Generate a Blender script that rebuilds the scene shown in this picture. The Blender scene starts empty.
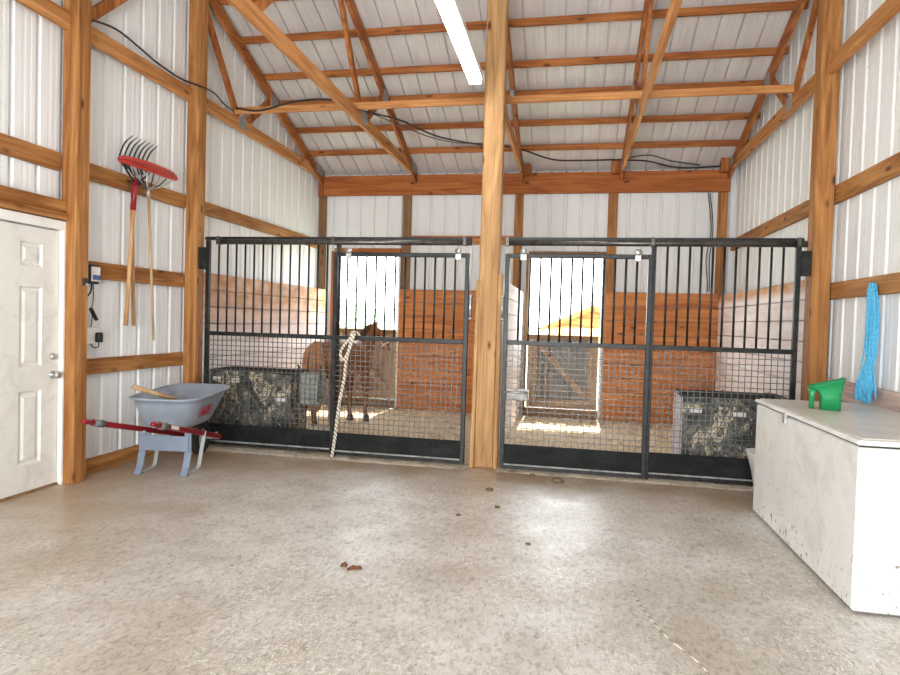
import bpy, bmesh, math, random
from mathutils import Vector, Matrix
random.seed(7)
SC = bpy.context.scene
COL = SC.collection
# ------------------------------------------------------------------ camera
F_PX = 616.45
cd = bpy.data.cameras.new('camera'); cam = bpy.data.objects.new('camera', cd); COL.objects.link(cam)
cd.sensor_width = 36.0; cd.sensor_fit = 'HORIZONTAL'; cd.lens = F_PX/900*36
cd.clip_start = 0.05; cd.clip_end = 400
YAW, PITCH, ROLL = 0.1929, -0.0267, 0.0292
cy, sy = math.cos(YAW), math.sin(YAW)
fw = Vector((-sy*math.cos(PITCH), cy*math.cos(PITCH), math.sin(PITCH)))
rt = Vector((cy, sy, 0)); up = rt.cross(fw)
c_, s_ = math.cos(ROLL), math.sin(ROLL)
r2 = c_*rt + s_*up; u2 = -s_*rt + c_*up
cam.matrix_world = Matrix(((r2.x, u2.x, -fw.x, 0), (r2.y, u2.y, -fw.y, 0), (r2.z, u2.z, -fw.z, 1.4), (0, 0, 0, 1)))
SC.camera = cam
# ------------------------------------------------------------------ world, sun, daylight, exposure
W = bpy.data.worlds.new('sky'); SC.world = W; W.use_nodes = True
wb = W.node_tree.nodes['Background']; wb.inputs[0].default_value = (0.91, 0.96, 1.0, 1); wb.inputs[1].default_value = 9.0
sd = bpy.data.lights.new('sun', 'SUN'); sd.energy = 9.0; sd.angle = math.radians(1.0); sd.color = (1, .96, .9)
so = bpy.data.objects.new('sun', sd); COL.objects.link(so)
so.rotation_euler = (math.radians(-33), 0, 0); so.location = (0, 16, 12)
ad = bpy.data.lights.new('daylight_front_opening', 'AREA'); ad.shape = 'RECTANGLE'; ad.size = 3.0; ad.size_y = 2.5
ad.energy = 200; ad.color = (1, .985, .96)
ao = bpy.data.objects.new('daylight_front_opening', ad); COL.objects.link(ao)
ao.location = (-.9, -2.98, 1.3); ao.rotation_euler = (math.radians(90), 0, 0)
for _n, _w, _h, _l, _r in (('front', 3.0, 2.6, (-.9, -3.15, 1.3), 90), ('left_opening', 1.08, 1.2, (-3.23, 9.62, 1.82), -90), ('right_opening', 1.11, 1.2, (-.105, 9.62, 1.82), -90)):
    _d = bpy.data.lights.new('sky_portal_'+_n, 'AREA'); _d.shape = 'RECTANGLE'; _d.size = _w; _d.size_y = _h; _d.cycles.is_portal = True
    _o = bpy.data.objects.new('sky_portal_'+_n, _d); COL.objects.link(_o); _o.location = _l; _o.rotation_euler = (math.radians(_r), 0, 0)
SC.view_settings.view_transform = 'Standard'; SC.view_settings.look = 'None'
SC.view_settings.gamma = 1; SC.view_settings.use_curve_mapping = False
SC.view_settings.exposure = 0.42

# ------------------------------------------------------------------ materials
class NT:
    def __init__(s, name):
        s.m = bpy.data.materials.new(name); s.m.use_nodes = True
        s.t = s.m.node_tree; s.n = s.t.nodes; s.b = s.n['Principled BSDF']
    def add(s, ty, **kw):
        nd = s.n.new(ty)
        for k, v in kw.items():
            if k.startswith('i_'): nd.inputs[int(k[2:])].default_value = v
            else: setattr(nd, k, v)
        return nd
    def link(s, a, b): s.t.links.new(a, b)
    def coord(s, scale, rnd=True, space='Object'):
        tc = s.add('ShaderNodeTexCoord'); o = tc.outputs[space]
        if rnd:
            oi = s.add('ShaderNodeObjectInfo')
            mu = s.add('ShaderNodeMath', operation='MULTIPLY'); mu.inputs[1].default_value = 37.0
            s.link(oi.outputs['Random'], mu.inputs[0])
            va = s.add('ShaderNodeVectorMath', operation='ADD')
            s.link(o, va.inputs[0]); s.link(mu.outputs[0], va.inputs[1]); o = va.outputs[0]
        mp = s.add('ShaderNodeMapping'); mp.inputs['Scale'].default_value = scale
        s.link(o, mp.inputs['Vector']); return mp.outputs[0]
    def noise(s, vec, scale=1, detail=4, dist=0, rough=.55):
        nz = s.add('ShaderNodeTexNoise'); nz.inputs['Scale'].default_value = scale
        nz.inputs['Detail'].default_value = detail; nz.inputs['Distortion'].default_value = dist
        nz.inputs['Roughness'].default_value = rough
        s.link(vec, nz.inputs['Vector']); return nz.outputs['Fac']
    def ramp(s, fac, stops, const=False):
        r = s.add('ShaderNodeValToRGB'); cr = r.color_ramp
        if const: cr.interpolation = 'CONSTANT'
        while len(cr.elements) < len(stops): cr.elements.new(.5)
        for e, (p, c) in zip(cr.elements, stops):
            e.position = p; e.color = (*c, 1) if len(c) == 3 else c
        s.link(fac, r.inputs[0]); return r.outputs[0]
    def mix(s, fac, a, b, mode='MIX'):
        x = s.add('ShaderNodeMix', data_type='RGBA', blend_type=mode)
        for sock, v in ((x.inputs[0], fac), (x.inputs[6], a), (x.inputs[7], b)):
            if isinstance(v, (int, float)): sock.default_value = v
            elif isinstance(v, tuple): sock.default_value = (*v, 1)
            else: s.link(v, sock)
        return x.outputs[2]
    def bump(s, fac, strength=.2, dist=.01):
        bp = s.add('ShaderNodeBump'); bp.inputs['Strength'].default_value = strength; bp.inputs['Distance'].default_value = dist
        s.link(fac, bp.inputs['Height']); s.link(bp.outputs[0], s.b.inputs['Normal'])
    def done(s, col=None, rough=.6, metal=0, spec=None):
        if col is not None:
            if isinstance(col, tuple): s.b.inputs['Base Color'].default_value = (*col, 1)
            else: s.link(col, s.b.inputs['Base Color'])
        if isinstance(rough, (int, float)): s.b.inputs['Roughness'].default_value = rough
        else: s.link(rough, s.b.inputs['Roughness'])
        s.b.inputs['Metallic'].default_value = metal
        if spec is not None: s.b.inputs['Specular IOR Level'].default_value = spec
        return s.m
BW = ((0, 0, 0), (1, 1, 1))
def plain(name, col, rough=.5, metal=0, vary=.12, scale=8):
    t = NT(name); f = t.noise(t.coord((scale,)*3), 1, 5)
    c = t.ramp(f, [(.3, tuple(x*(1-vary) for x in col)), (.7, tuple(min(1, x*(1+vary)) for x in col))])
    return t.done(c, rough, metal)
def wood(name, axis, dark, light, knots=True, knotcol=(.10, .03, .01)):
    t = NT(name); lo, hi = .9, 11.0
    sc = [hi]*3; sc['xyz'.index(axis)] = lo
    f = t.noise(t.coord(tuple(sc)), 1, 6, 1.4)
    mid = tuple((a+b)/2 for a, b in zip(dark, light))
    c = t.ramp(f, [(.34, dark), (.5, mid), (.66, light)])
    sg = [70]*3; sg['xyz'.index(axis)] = 1.6
    g = t.noise(t.coord(tuple(sg)), 1, 3, .2)
    c = t.mix(.55, c, t.ramp(g, [(.3, (.50, .45, .40)), (.62, (1, 1, 1))]), 'MULTIPLY')
    if knots:
        sk = [6.5]*3; sk['xyz'.index(axis)] = 2.6
        v = t.add('ShaderNodeTexVoronoi'); v.inputs['Scale'].default_value = 1
        t.link(t.coord(tuple(sk)), v.inputs['Vector'])
        k = t.ramp(v.outputs['Distance'], [(.06, (1, 1, 1)), (.16, (0, 0, 0))])
        c = t.mix(k, c, knotcol)
    t.bump(g, .15, .004)
    return t.done(c, .62, 0, .3)
OD, OL = (.27, .10, .024), (.55, .265, .085)
WX, WY, WZ = (wood('pine_'+a, a, OD, OL) for a in 'xyz')
TD, TL = (.26, .072, .016), (.54, .205, .055)
TX, TY, TZ = (wood('truss_pine_'+a, a, TD, TL) for a in 'xyz')
CX, CY = (wood('chord_pine_'+a, a, (.42, .16, .042), (.70, .34, .125)) for a in 'xy')
BX = wood('beam_pine', 'x', (.32, .085, .018), (.55, .19, .048))
RX = wood('red_board', 'x', (.44, .14, .035), (.74, .31, .10))
PZ = wood('pale_post', 'z', (.33, .17, .062), (.60, .36, .16))
BRZ = wood('brown_board', 'z', (.20, .105, .045), (.36, .21, .10))
BRX = wood('brown_rail', 'x', (.20, .115, .06), (.38, .24, .13))
PBX = wood('pale_board_x', 'x', (.38, .24, .14), (.58, .42, .28))
PBZ = wood('pale_board_z', 'z', (.38, .24, .14), (.58, .42, .28))
PKY = wood('pink_washed_board', 'y', (.50, .36, .31), (.72, .58, .53))
HANDLE = wood('handle_wood', 'z', (.50, .24, .09), (.72, .44, .22), False)
HANDLE2 = wood('thin_handle_wood', 'z', (.42, .26, .12), (.60, .42, .24), False)

def metal_sheet(name, col, streak_axis, rough=.38, dirt=.05):
    t = NT(name); sc = [5]*3; sc['xyz'.index(streak_axis)] = .5
    f = t.noise(t.coord(tuple(sc), False), 1, 5)
    c = t.ramp(f, [(.28, tuple(x*(1-dirt) for x in col)), (.6, col)])
    sp = t.noise(t.coord((30, 30, 30), False), 1, 2)
    c = t.mix(t.ramp(sp, [(.74, (0, 0, 0)), (.78, (.5, .5, .5))]), c, (.33, .27, .2))
    return t.done(c, rough, 0, .4)
M_WALL = metal_sheet('painted_steel_wall', (.85, .865, .865), 'z', .5, .04)
M_ROOF = metal_sheet('galvanised_roof', (.66, .63, .62), 'y', .45, .12)

def concrete():
    t = NT('concrete_floor'); P = t.coord((1, 1, 1), False)
    a = t.noise(P, .7, 6, .3); b = t.noise(P, 3.2, 8, .4, .65); d = t.noise(P, 22, 6, 0, .7)
    c = t.ramp(b, [(.28, (.50, .47, .42)), (.5, (.66, .635, .585)), (.72, (.78, .76, .72))])
    c = t.mix(t.ramp(a, [(.38, (.7, .7, .7)), (.56, (0, 0, 0))]), c, (.45, .385, .295))
    e = t.noise(t.coord((34, 20, 20), False), 1, 6, .8, .75)
    c = t.mix(.85, c, t.ramp(e, [(.34, (.42, .39, .35)), (.52, (.95, .95, .95)), (.7, (1, 1, 1))]), 'MULTIPLY')
    s1 = t.noise(t.coord((95, 22, 30), False), 1, 4, 1.6); s2 = t.noise(t.coord((22, 90, 30), False), 1, 4, 1.6)
    k1 = t.ramp(s1, [(.55, (0, 0, 0)), (.62, (1, 1, 1))]); k2 = t.ramp(s2, [(.56, (0, 0, 0)), (.63, (1, 1, 1))])
    k = t.mix(1.0, k1, k2, 'ADD')
    big = t.ramp(t.noise(P, 1.1, 4), [(.40, (.05, .05, .05)), (.62, (.75, .75, .75))])
    c = t.mix(t.mix(1.0, k, big, 'MULTIPLY'), c, (.86, .85, .81))
    # brown tracked-in dirt close to the stall fronts
    sx = t.add('ShaderNodeSeparateXYZ'); t.link(P, sx.inputs[0])
    mr = t.add('ShaderNodeMapRange'); mr.inputs[1].default_value = 4.7; mr.inputs[2].default_value = 5.8
    t.link(sx.outputs[1], mr.inputs[0])
    dm = t.add('ShaderNodeMath', operation='MULTIPLY'); t.link(mr.outputs[0], dm.inputs[0])
    t.link(t.ramp(t.noise(P, 2.4, 6, .5), [(.32, (.3, .3, .3)), (.58, (1, 1, 1))]), dm.inputs[1])
    c = t.mix(dm.outputs[0], c, (.33, .215, .105))
    mr2 = t.add('ShaderNodeMapRange'); mr2.inputs[1].default_value = -2.2; mr2.inputs[2].default_value = -4.0
    t.link(sx.outputs[0], mr2.inputs[0])
    dm2 = t.add('ShaderNodeMath', operation='MULTIPLY'); t.link(mr2.outputs[0], dm2.inputs[0])
    t.link(t.ramp(t.noise(P, 1.7, 5, .5), [(.3, (.2, .2, .2)), (.6, (.95, .95, .95))]), dm2.inputs[1])
    c = t.mix(dm2.outputs[0], c, (.40, .285, .165))
    t.bump(d, .12, .004)
    r = t.ramp(b, [(.3, (.45, .45, .45)), (.7, (.31, .31, .31))])
    return t.done(c, r, 0, .5)
M_FLOOR = concrete()
def painted_glow(name, xr):
    # boards running along y: window glow painted pinkish white over orange wood, except the upper front corner
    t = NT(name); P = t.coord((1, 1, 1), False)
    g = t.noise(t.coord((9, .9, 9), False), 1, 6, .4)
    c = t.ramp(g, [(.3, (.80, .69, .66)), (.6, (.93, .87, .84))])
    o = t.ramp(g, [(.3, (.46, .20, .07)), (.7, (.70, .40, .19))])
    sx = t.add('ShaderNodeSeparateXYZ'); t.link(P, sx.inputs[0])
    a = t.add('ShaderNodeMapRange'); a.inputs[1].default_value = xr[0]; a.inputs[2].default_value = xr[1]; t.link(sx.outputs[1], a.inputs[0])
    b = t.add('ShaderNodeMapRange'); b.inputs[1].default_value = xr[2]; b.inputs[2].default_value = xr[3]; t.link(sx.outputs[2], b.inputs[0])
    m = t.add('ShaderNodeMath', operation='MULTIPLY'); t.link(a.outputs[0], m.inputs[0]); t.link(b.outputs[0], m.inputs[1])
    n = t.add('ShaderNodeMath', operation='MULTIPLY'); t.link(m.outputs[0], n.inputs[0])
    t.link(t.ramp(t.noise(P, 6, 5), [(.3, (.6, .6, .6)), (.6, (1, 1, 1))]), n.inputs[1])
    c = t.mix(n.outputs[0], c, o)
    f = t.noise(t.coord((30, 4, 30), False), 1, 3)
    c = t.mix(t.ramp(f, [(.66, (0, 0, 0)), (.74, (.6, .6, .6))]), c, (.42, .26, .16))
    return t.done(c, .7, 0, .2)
M_LIN_L = painted_glow('painted_glow_left', (7.5, 6.3, 1.05, 1.6))
M_LIN_R = painted_glow('painted_glow_right', (9.4, 9.2, 1.72, 1.80))
M_LIN_C = painted_glow('painted_glow_middle', (20, 19, 5, 6))
def black_steel():
    t = NT('black_steel'); f = t.noise(t.coord((12, 12, 12)), 1, 6, .2, .7)
    c = t.ramp(f, [(.45, (.007, .009, .010)), (.78, (.045, .047, .045))])
    return t.done(c, t.ramp(f, [(.3, (.32, .32, .32)), (.7, (.5, .5, .5))]), 0, .35)
M_BLK = black_steel()
M_TUBE = plain('steel_track', (.10, .095, .085), .32, .7, .4, 20)
M_WIRE = plain('dull_wire', (.13, .13, .125), .5, .5, .3, 30)
M_ZINC = plain('zinc', (.50, .51, .50), .35, .8, .2, 30)
M_GUSSET = plain('gusset_steel', (.34, .35, .35), .5, .5, .2, 30)
M_LIP = plain('lip_highlight', (.30, .30, .29), .6, 0, .5, 14)  # pale grey paints the highlight along the kick plate's lower edge
M_DARK = plain('dark_rubber', (.02, .02, .02), .6)
M_CABLE = plain('cable_black', (.015, .016, .02), .5)
def kick():
    t = NT('kick_plate'); f = t.noise(t.coord((5, 5, 9)), 1, 8, .4, .75)
    c = t.ramp(f, [(.45, (.008, .010, .010)), (.66, (.022, .026, .024)), (.80, (.12, .115, .10))])
    return t.done(c, .6, 0, .15)
M_KICK = kick()
def white_dirty(name, col, dirtcol, amt, zscale=(6, 6, 6), rust=False):
    t = NT(name); P = t.coord((1, 1, 1), False)
    f = t.noise(P, 2.6, 8, .5, .7)
    c = t.ramp(f, [(.30, tuple(a*.9 for a in col)), (.55, col)])
    s = t.noise(P, 4.2, 7, .8, .7)
    c = t.mix(t.ramp(s, [(.50, (0, 0, 0)), (.74, (amt,)*3)]), c, dirtcol)
    if rust:
        sx = t.add('ShaderNodeSeparateXYZ'); t.link(P, sx.inputs[0])
        mr = t.add('ShaderNodeMapRange'); mr.inputs[1].default_value = .62; mr.inputs[2].default_value = .02
        t.link(sx.outputs[2], mr.inputs[0])
        q = t.noise(t.coord((34, 34, 22), False), 1, 3, .3)
        m = t.add('ShaderNodeMath', operation='MULTIPLY_ADD'); t.link(mr.outputs[0], m.inputs[0]); m.inputs[1].default_value = .17; t.link(q, m.inputs[2])
        c = t.mix(t.ramp(m.outputs[0], [(.78, (0, 0, 0)), (.82, (.9, .9, .9))]), c, (.16, .11, .07))
    return t.done(c, .35, 0, .4)
M_FRZ = white_dirty('freezer_enamel', (.84, .84, .81), (.50, .42, .30), .5, rust=True)
M_LID = white_dirty('freezer_lid', (.66, .63, .57), (.50, .44, .36), .8)
M_LIDEDGE = plain('lid_edge_white', (.86, .86, .84), .35)
M_DOOR = white_dirty('door_paint', (.80, .79, .74), (.42, .40, .34), .5)
M_JAMB = plain('white_trim', (.84, .84, .80), .5, 0, .06)
M_GREY = plain('barrow_grey', (.27, .31, .37), .45, 0, .14, 5)
M_GREYLEG = plain('leg_grey', (.20, .245, .32), .45, 0, .1, 5)
M_STRUT = plain('strut_grey', (.50, .51, .50), .45)
M_RED = plain('red_paint', (.27, .006, .012), .35, 0, .2, 10)
M_REDTX = plain('red_print', (.34, .01, .02), .5)
M_GRIP = plain('grey_grip', (.15, .17, .16), .6)
M_TYRE = plain('tyre', (.02, .02, .022), .75)
M_RIM = plain('wheel_rim', (.55, .55, .53), .4)
M_REDPL = plain('red_plastic', (.50, .05, .04), .45, 0, .2, 12)
M_TINE = plain('tine_steel', (.05, .05, .05), .4, .6, .3, 20)
M_GREEN = plain('green_plastic', (.012, .30, .10), .38, 0, .15, 8)
M_TWINE = plain('blue_twine', (.10, .50, .82), .6, 0, .3, 60)
M_PLW = plain('white_plastic', (.82, .82, .80), .4)
M_BLUE = plain('blue_plastic', (.03, .09, .32), .4)
M_BAG = plain('grey_weave', (.30, .31, .28), .8, 0, .4, 26)
M_STRAP = plain('black_strap', (.02, .025, .025), .7)
M_LAV = plain('lavender_white', (.66, .64, .72), .5)
def rope_mat():
    t = NT('braided_rope'); w = t.add('ShaderNodeTexWave'); w.wave_type = 'BANDS'; w.bands_direction = 'DIAGONAL'
    w.inputs['Scale'].default_value = 14; t.link(t.coord((1, 1, 1), False), w.inputs['Vector'])
    c = t.ramp(w.outputs[1], [(.3, (.30, .24, .15)), (.55, (.80, .77, .68))]); return t.done(c, .8)
M_ROPE = rope_mat()
def camo():
    t = NT('camouflage_print'); P = t.coord((5, 5, 3.6))
    f = t.noise(P, 1, 3, 1.6)
    c = t.ramp(f, [(0, (.025, .03, .027)), (.40, (.07, .075, .068)), (.48, (.20, .19, .16)), (.52, (.04, .045, .04)), (.56, (.55, .47, .32)), (.62, (.08, .085, .075)), (.66, (.70, .64, .50))], True)
    w = t.noise(t.coord((12, 12, 5)), 1, 3, 3.0)
    c = t.mix(t.ramp(w, [(.63, (0, 0, 0)), (.66, (1, 1, 1))]), c, (.50, .45, .33))
    return t.done(c, .55)
M_CAMO = camo()
def bedding(name, a, b, d):
    t = NT(name); P = t.coord((1, 1, 1), False)
    f = t.noise(P, 34, 6, 1.0, .7); g = t.noise(P, 5, 5, .5)
    c = t.ramp(f, [(.33, a), (.62, b)]); c = t.mix(t.ramp(g, [(.56, (0, 0, 0)), (.70, (.9, .9, .9))]), c, d)
    t.bump(f, .6, .02); return t.done(c, .9, 0, .1)
M_BED = bedding('stall_bedding', (.46, .32, .19), (.90, .78, .58), (.30, .19, .10))
M_SHAV = bedding('white_shavings', (.55, .48, .38), (.88, .83, .75), (.58, .47, .34))
M_GRIT = bedding('threshold_grit', (.38, .31, .22), (.70, .64, .54), (.30, .22, .14))
def horse_mat():
    t = NT('chestnut_coat'); f = t.noise(t.coord((7, 7, 7)), 1, 5)
    c = t.ramp(f, [(.3, (.17, .065, .027)), (.65, (.31, .13, .055))]); return t.done(c, .5, 0, .35)
M_HORSE = horse_mat()
M_TAIL = plain('tail_hair', (.50, .21, .075), .5, 0, .35, 25)
M_MANE = plain('mane_hair', (.14, .05, .02), .5, 0, .35, 25)
M_HOOF = plain('hoof', (.06, .05, .045), .6)
M_EYE = plain('eye', (.01, .008, .006), .1)
M_HALT = plain('halter_pale', (.75, .68, .60), .6)
M_LEAFB = plain('dry_leaf', (.16, .055, .02), .7, 0, .3, 40)
M_CLOD = plain('dung_clod', (.17, .12, .06), .9, 0, .35, 40)
M_GRASS = plain('pale_grass', (.55, .58, .42), .9, 0, .3, 1.5)
M_LEAF = plain('foliage', (.50, .62, .46), .7, 0, .4, 3)
M_BARK = plain('bark', (.22, .16, .11), .9)
M_LAMP = NT('lamp_tube'); M_LAMP.b.inputs['Emission Color'].default_value = (1, .98, .95, 1); M_LAMP.b.inputs['Emission Strength'].default_value = 22; M_LAMP = M_LAMP.done((.9, .9, .9), .4)

# ------------------------------------------------------------------ mesh helpers
def bm_(): return bmesh.new()
def box(bm, x0, x1, y0, y1, z0, z1, bev=0):
    vs = [bm.verts.new(p) for p in ((x0, y0, z0), (x1, y0, z0), (x1, y1, z0), (x0, y1, z0), (x0, y0, z1), (x1, y0, z1), (x1, y1, z1), (x0, y1, z1))]
    fs = [bm.faces.new([vs[i] for i in q]) for q in ((3, 2, 1, 0), (4, 5, 6, 7), (0, 1, 5, 4), (1, 2, 6, 5), (2, 3, 7, 6), (3, 0, 4, 7))]
    if bev:
        es = {e for f in fs for e in f.edges}
        bmesh.ops.bevel(bm, geom=list(es), offset=bev, segments=1, affect='EDGES')
    return vs
def beam(bm, a, b, w, h, upv=(0, 0, 1), bev=0):
    # rectangular bar from a to b, width w sideways, height h along upv
    a, b = Vector(a), Vector(b); d = (b-a).normalized(); s = d.cross(Vector(upv)).normalized(); u = s.cross(d)
    vs = []
    for p in (a, b):
        for i, j in ((-1, -1), (1, -1), (1, 1), (-1, 1)): vs.append(bm.verts.new(p+s*w/2*i+u*h/2*j))
    fs = [bm.faces.new([vs[i] for i in q]) for q in ((3, 2, 1, 0), (4, 5, 6, 7), (0, 1, 5, 4), (1, 2, 6, 5), (2, 3, 7, 6), (3, 0, 4, 7))]
    if bev: bmesh.ops.bevel(bm, geom=list({e for f in fs for e in f.edges}), offset=bev, segments=1, affect='EDGES')
def tube(bm, pts, r, n=8, cap=True):
    pts = [Vector(p) for p in pts]; rs = r if isinstance(r, (list, tuple)) else [r]*len(pts)
    ref = None; rings = []
    for i, p in enumerate(pts):
        d = (pts[min(i+1, len(pts)-1)]-pts[max(i-1, 0)]).normalized()
        if ref is None: ref = Vector((0, 0, 1)) if abs(d.z) < .9 else Vector((1, 0, 0))
        s = d.cross(ref).normalized(); u = s.cross(d).normalized(); ref = u
        rings.append([bm.verts.new(p+(s*math.cos(2*math.pi*k/n)+u*math.sin(2*math.pi*k/n))*rs[i]) for k in range(n)])
    for a, b in zip(rings, rings[1:]):
        for k in range(n): bm.faces.new((a[k], a[(k+1) % n], b[(k+1) % n], b[k]))
    if cap: bm.faces.new(rings[0][::-1]); bm.faces.new(rings[-1])
def loft(bm, rings, cap0=True, cap1=True):
    R = [[bm.verts.new(p) for p in r] for r in rings]; n = len(R[0])
    for a, b in zip(R, R[1:]):
        for k in range(n): bm.faces.new((a[k], a[(k+1) % n], b[(k+1) % n], b[k]))
    if cap0: bm.faces.new(R[0][::-1])
    if cap1: bm.faces.new(R[-1])
def spline(pts, n=8):
    P = [Vector(p) for p in pts]; out = []
    for i in range(len(P)-1):
        a, b, c, d = P[max(i-1, 0)], P[i], P[i+1], P[min(i+2, len(P)-1)]
        for k in range(n):
            t = k/n; out.append(.5*((2*b)+(c-a)*t+(2*a-5*b+4*c-d)*t*t+(3*b-a-3*c+d)*t**3))
    return out+[P[-1]]
def mesh_of(name, bm, m, smooth=False):
    bmesh.ops.recalc_face_normals(bm, faces=bm.faces[:])
    me = bpy.data.meshes.new(name); bm.to_mesh(me); bm.free(); me.materials.append(m)
    if smooth:
        for p in me.polygons: p.use_smooth = True
    return me
def obj(name, bm, m, parent=None, smooth=False, loc=None, label=None):
    me = mesh_of(name, bm, m, smooth)
    o = bpy.data.objects.new(name, me); COL.objects.link(o)
    if parent is not None: o.parent = parent
    if loc is not None: o.location = loc
    if label: o['label'] = label
    return o
def rebase(o):
    # move the origin of a top-level mesh to the middle of its base
    vs = [v.co for v in o.data.vertices]
    c = Vector(((min(v.x for v in vs)+max(v.x for v in vs))/2, (min(v.y for v in vs)+max(v.y for v in vs))/2, min(v.z for v in vs)))
    o.data.transform(Matrix.Translation(-c)); o.location = c
    return o
def solo(name, bm, m, label, cat, group=None, smooth=False, kind=None, base=True):
    o = obj(name, bm, m, None, smooth)
    if base: rebase(o)
    o['label'] = label; o['category'] = cat
    if group: o['group'] = group
    if kind: o['kind'] = kind
    return o
def struct(name, bm, m, label, cat, smooth=False): return solo(name, bm, m, label, cat, None, smooth, 'structure', False)
def thing(name, label, cat, loc=(0, 0, 0), rz=0, group=None, kind=None):
    o = bpy.data.objects.new(name, None); COL.objects.link(o); o.location = loc; o.rotation_euler = (0, 0, rz)
    o.empty_display_size = .1; o['label'] = label; o['category'] = cat
    if group: o['group'] = group
    if kind: o['kind'] = kind
    return o
def dup(root, loc, label):
    r = root.copy(); COL.objects.link(r); r.location = loc; r['label'] = label
    for ch in list(root.children):
        c = ch.copy(); COL.objects.link(c); c.parent = r
        for g in ch.children:
            d = g.copy(); COL.objects.link(d); d.parent = c
    return r

# ------------------------------------------------------------------ building shell
XL, XR, YB, YF = -4.05, 2.24, 9.45, -3.1
RIDGE = 3.2
def rtop(y): return 7.38-.40*y if y >= RIDGE else 7.38-.40*(2*RIDGE-y)   # upper edge of the rafters
def roofz(y): return rtop(y)+.092
PER = .229
def profile(a, b, phase=0, roof=False):
    # (position, depth) of ribbed sheet between a and b; depth>0 goes outward
    out = []
    k = math.floor((a-phase)/PER)-1
    base = [(0, 0), (.056, 0), (.061, .0016), (.079, .0016), (.084, 0), (.110, 0), (.115, .0016), (.133, .0016), (.138, 0), (.172, 0), (.186, .032), (.206, .032), (.222, 0)]
    if roof: base = [(0, 0), (.056, 0), (.062, .002), (.078, .002), (.084, 0), (.110, 0), (.116, .002), (.132, .002), (.138, 0), (.192, 0), (.195, .028), (.211, .028), (.214, 0)]
    while k*PER+phase < b:
        for p, d in base:
            q = k*PER+phase+p
            if a < q < b: out.append((q, d))
        k += 1
    return [(a, 0)]+out+[(b, 0)]
bm = bm_(); box(bm, XL-.1, XR+.1, YF, YB+.05, -.12, 0)
struct('floor', bm, M_FLOOR, 'stained grey concrete floor of the barn aisle and stalls', 'floor')
def sidewall(name, x, sgn, y0, y1, label, phase):
    bm = bm_(); prev = None
    for q, d in profile(y0, y1, phase):
        X = x+sgn*d
        v = (bm.verts.new((X, q, 0)), bm.verts.new((X, q, roofz(q)+.05)))
        if prev: bm.faces.new((prev[0], v[0], v[1], prev[1]))
        prev = v
    struct(name, bm, M_WALL, label, 'wall')
sidewall('wall_left', XL, -1, YF, YB, 'ribbed white steel wall on the left with the white door', 4.97-.199)
sidewall('wall_right', XR, 1, YF, YB, 'ribbed white steel wall on the right behind the chest freezer', 5.03-.199)
OPL, OPR, OTOP = (-3.77, -2.69), (-.66, .45), 2.42
bm = bm_()
def back_cols(x0, x1, z0, z1):
    prev = None
    for q, d in profile(x0, x1, .78-.199):
        v = (bm.verts.new((q, YB+d, z0)), bm.verts.new((q, YB+d, z1)))
        if prev: bm.faces.new((prev[0], v[0], v[1], prev[1]))
        prev = v
back_cols(XL, OPL[0], 0, OTOP); back_cols(OPL[1], OPR[0], 0, OTOP); back_cols(OPR[1], XR, 0, OTOP); back_cols(XL, XR, OTOP, 3.75)
struct('wall_back', bm, M_WALL, 'ribbed white steel back wall with two stall openings', 'wall')
bm = bm_()
for y0, y1 in ((RIDGE, YB+.8), (YF-.2, RIDGE)):
    prev = None
    for q, d in profile(XL-.15, XR+.15, .064-.199, True):
        v = (bm.verts.new((q, y0, roofz(y0)+d)), bm.verts.new((q, y1, roofz(y1)+d)))
        if prev: bm.faces.new((prev[0], v[0], v[1], prev[1]))
        prev = v
struct('ceiling', bm, M_ROOF, 'grey ribbed steel roof sheets above the purlins', 'roof')

bm = bm_()
box(bm, XL-.1, -2.4, YF-.08, YF, 0, 3.6); box(bm, .6, XR+.1, YF-.08, YF, 0, 3.6); box(bm, -2.4, .6, YF-.08, YF, 2.6, 3.6)  # added wall, unseen; its opening is sized to hold back light from behind
struct('added_wall_front', bm, M_WALL, 'unseen white front wall added behind the camera, doorway sized to limit light', 'wall')
# posts
def post(name, x0, x1, y0, y1, z0, z1, m, label, cat='post', bev=.006, group=None):
    bm = bm_(); box(bm, x0, x1, y0, y1, z0, z1, bev); return solo(name, bm, m, label, cat, group)
post('wooden_post', -4.01, -3.87, 4.235, 4.374, 0, rtop(4.3)-.17, WZ, 'square wooden post on the left wall beside the white door')
post('wooden_post', -4.01, -3.87, 5.84, 5.98, 0, rtop(5.9)-.17, WZ, 'square wooden post at the left end of the stall fronts behind the wheelbarrow')
post('wooden_post', 2.03, 2.18, 5.84, 5.99, 0, rtop(5.9)-.17, WZ, 'square wooden post at the right end of the stall fronts behind the freezer')
cp = thing('wooden_post', 'tall weathered post between the two stall fronts, thickened below with side boards', 'post', (-.78, 5.9, 0))
bm = bm_(); box(bm, -.095, .095, -.07, .07, 0, rtop(5.9)-.17, .012); obj('shaft', bm, PZ, cp)
bm = bm_(); beam(bm, (-.112, -.012, 0), (-.098, -.012, 1.80), .036, .15, (0, 1, 0), .004); obj('side_board', bm, PZ, cp)
bm = bm_(); beam(bm, (.116, -.012, 0), (.110, -.012, 1.86), .036, .15, (0, 1, 0), .004); obj('side_board', bm, PZ, cp)
for x, hw, lab, zt in ((-3.99, .06, 'brown back wall post in the far left corner of the left stall', 3.65),
                   (-2.58, .068, 'brown back wall post right of the left stall opening', 3.65),
                   (-.83, .065, 'brown back wall post where the middle partition meets the back wall', 3.65),
                   (.55, .068, 'brown back wall post right of the right stall opening', 3.65),
                   (2.07, .066, 'brown back wall post in the far right corner of the right stall', 3.65)):
    post('back_post', x-hw, x+hw, 9.395, 9.44, 0, zt, BRZ if x < -1 else WZ, lab)
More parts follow.
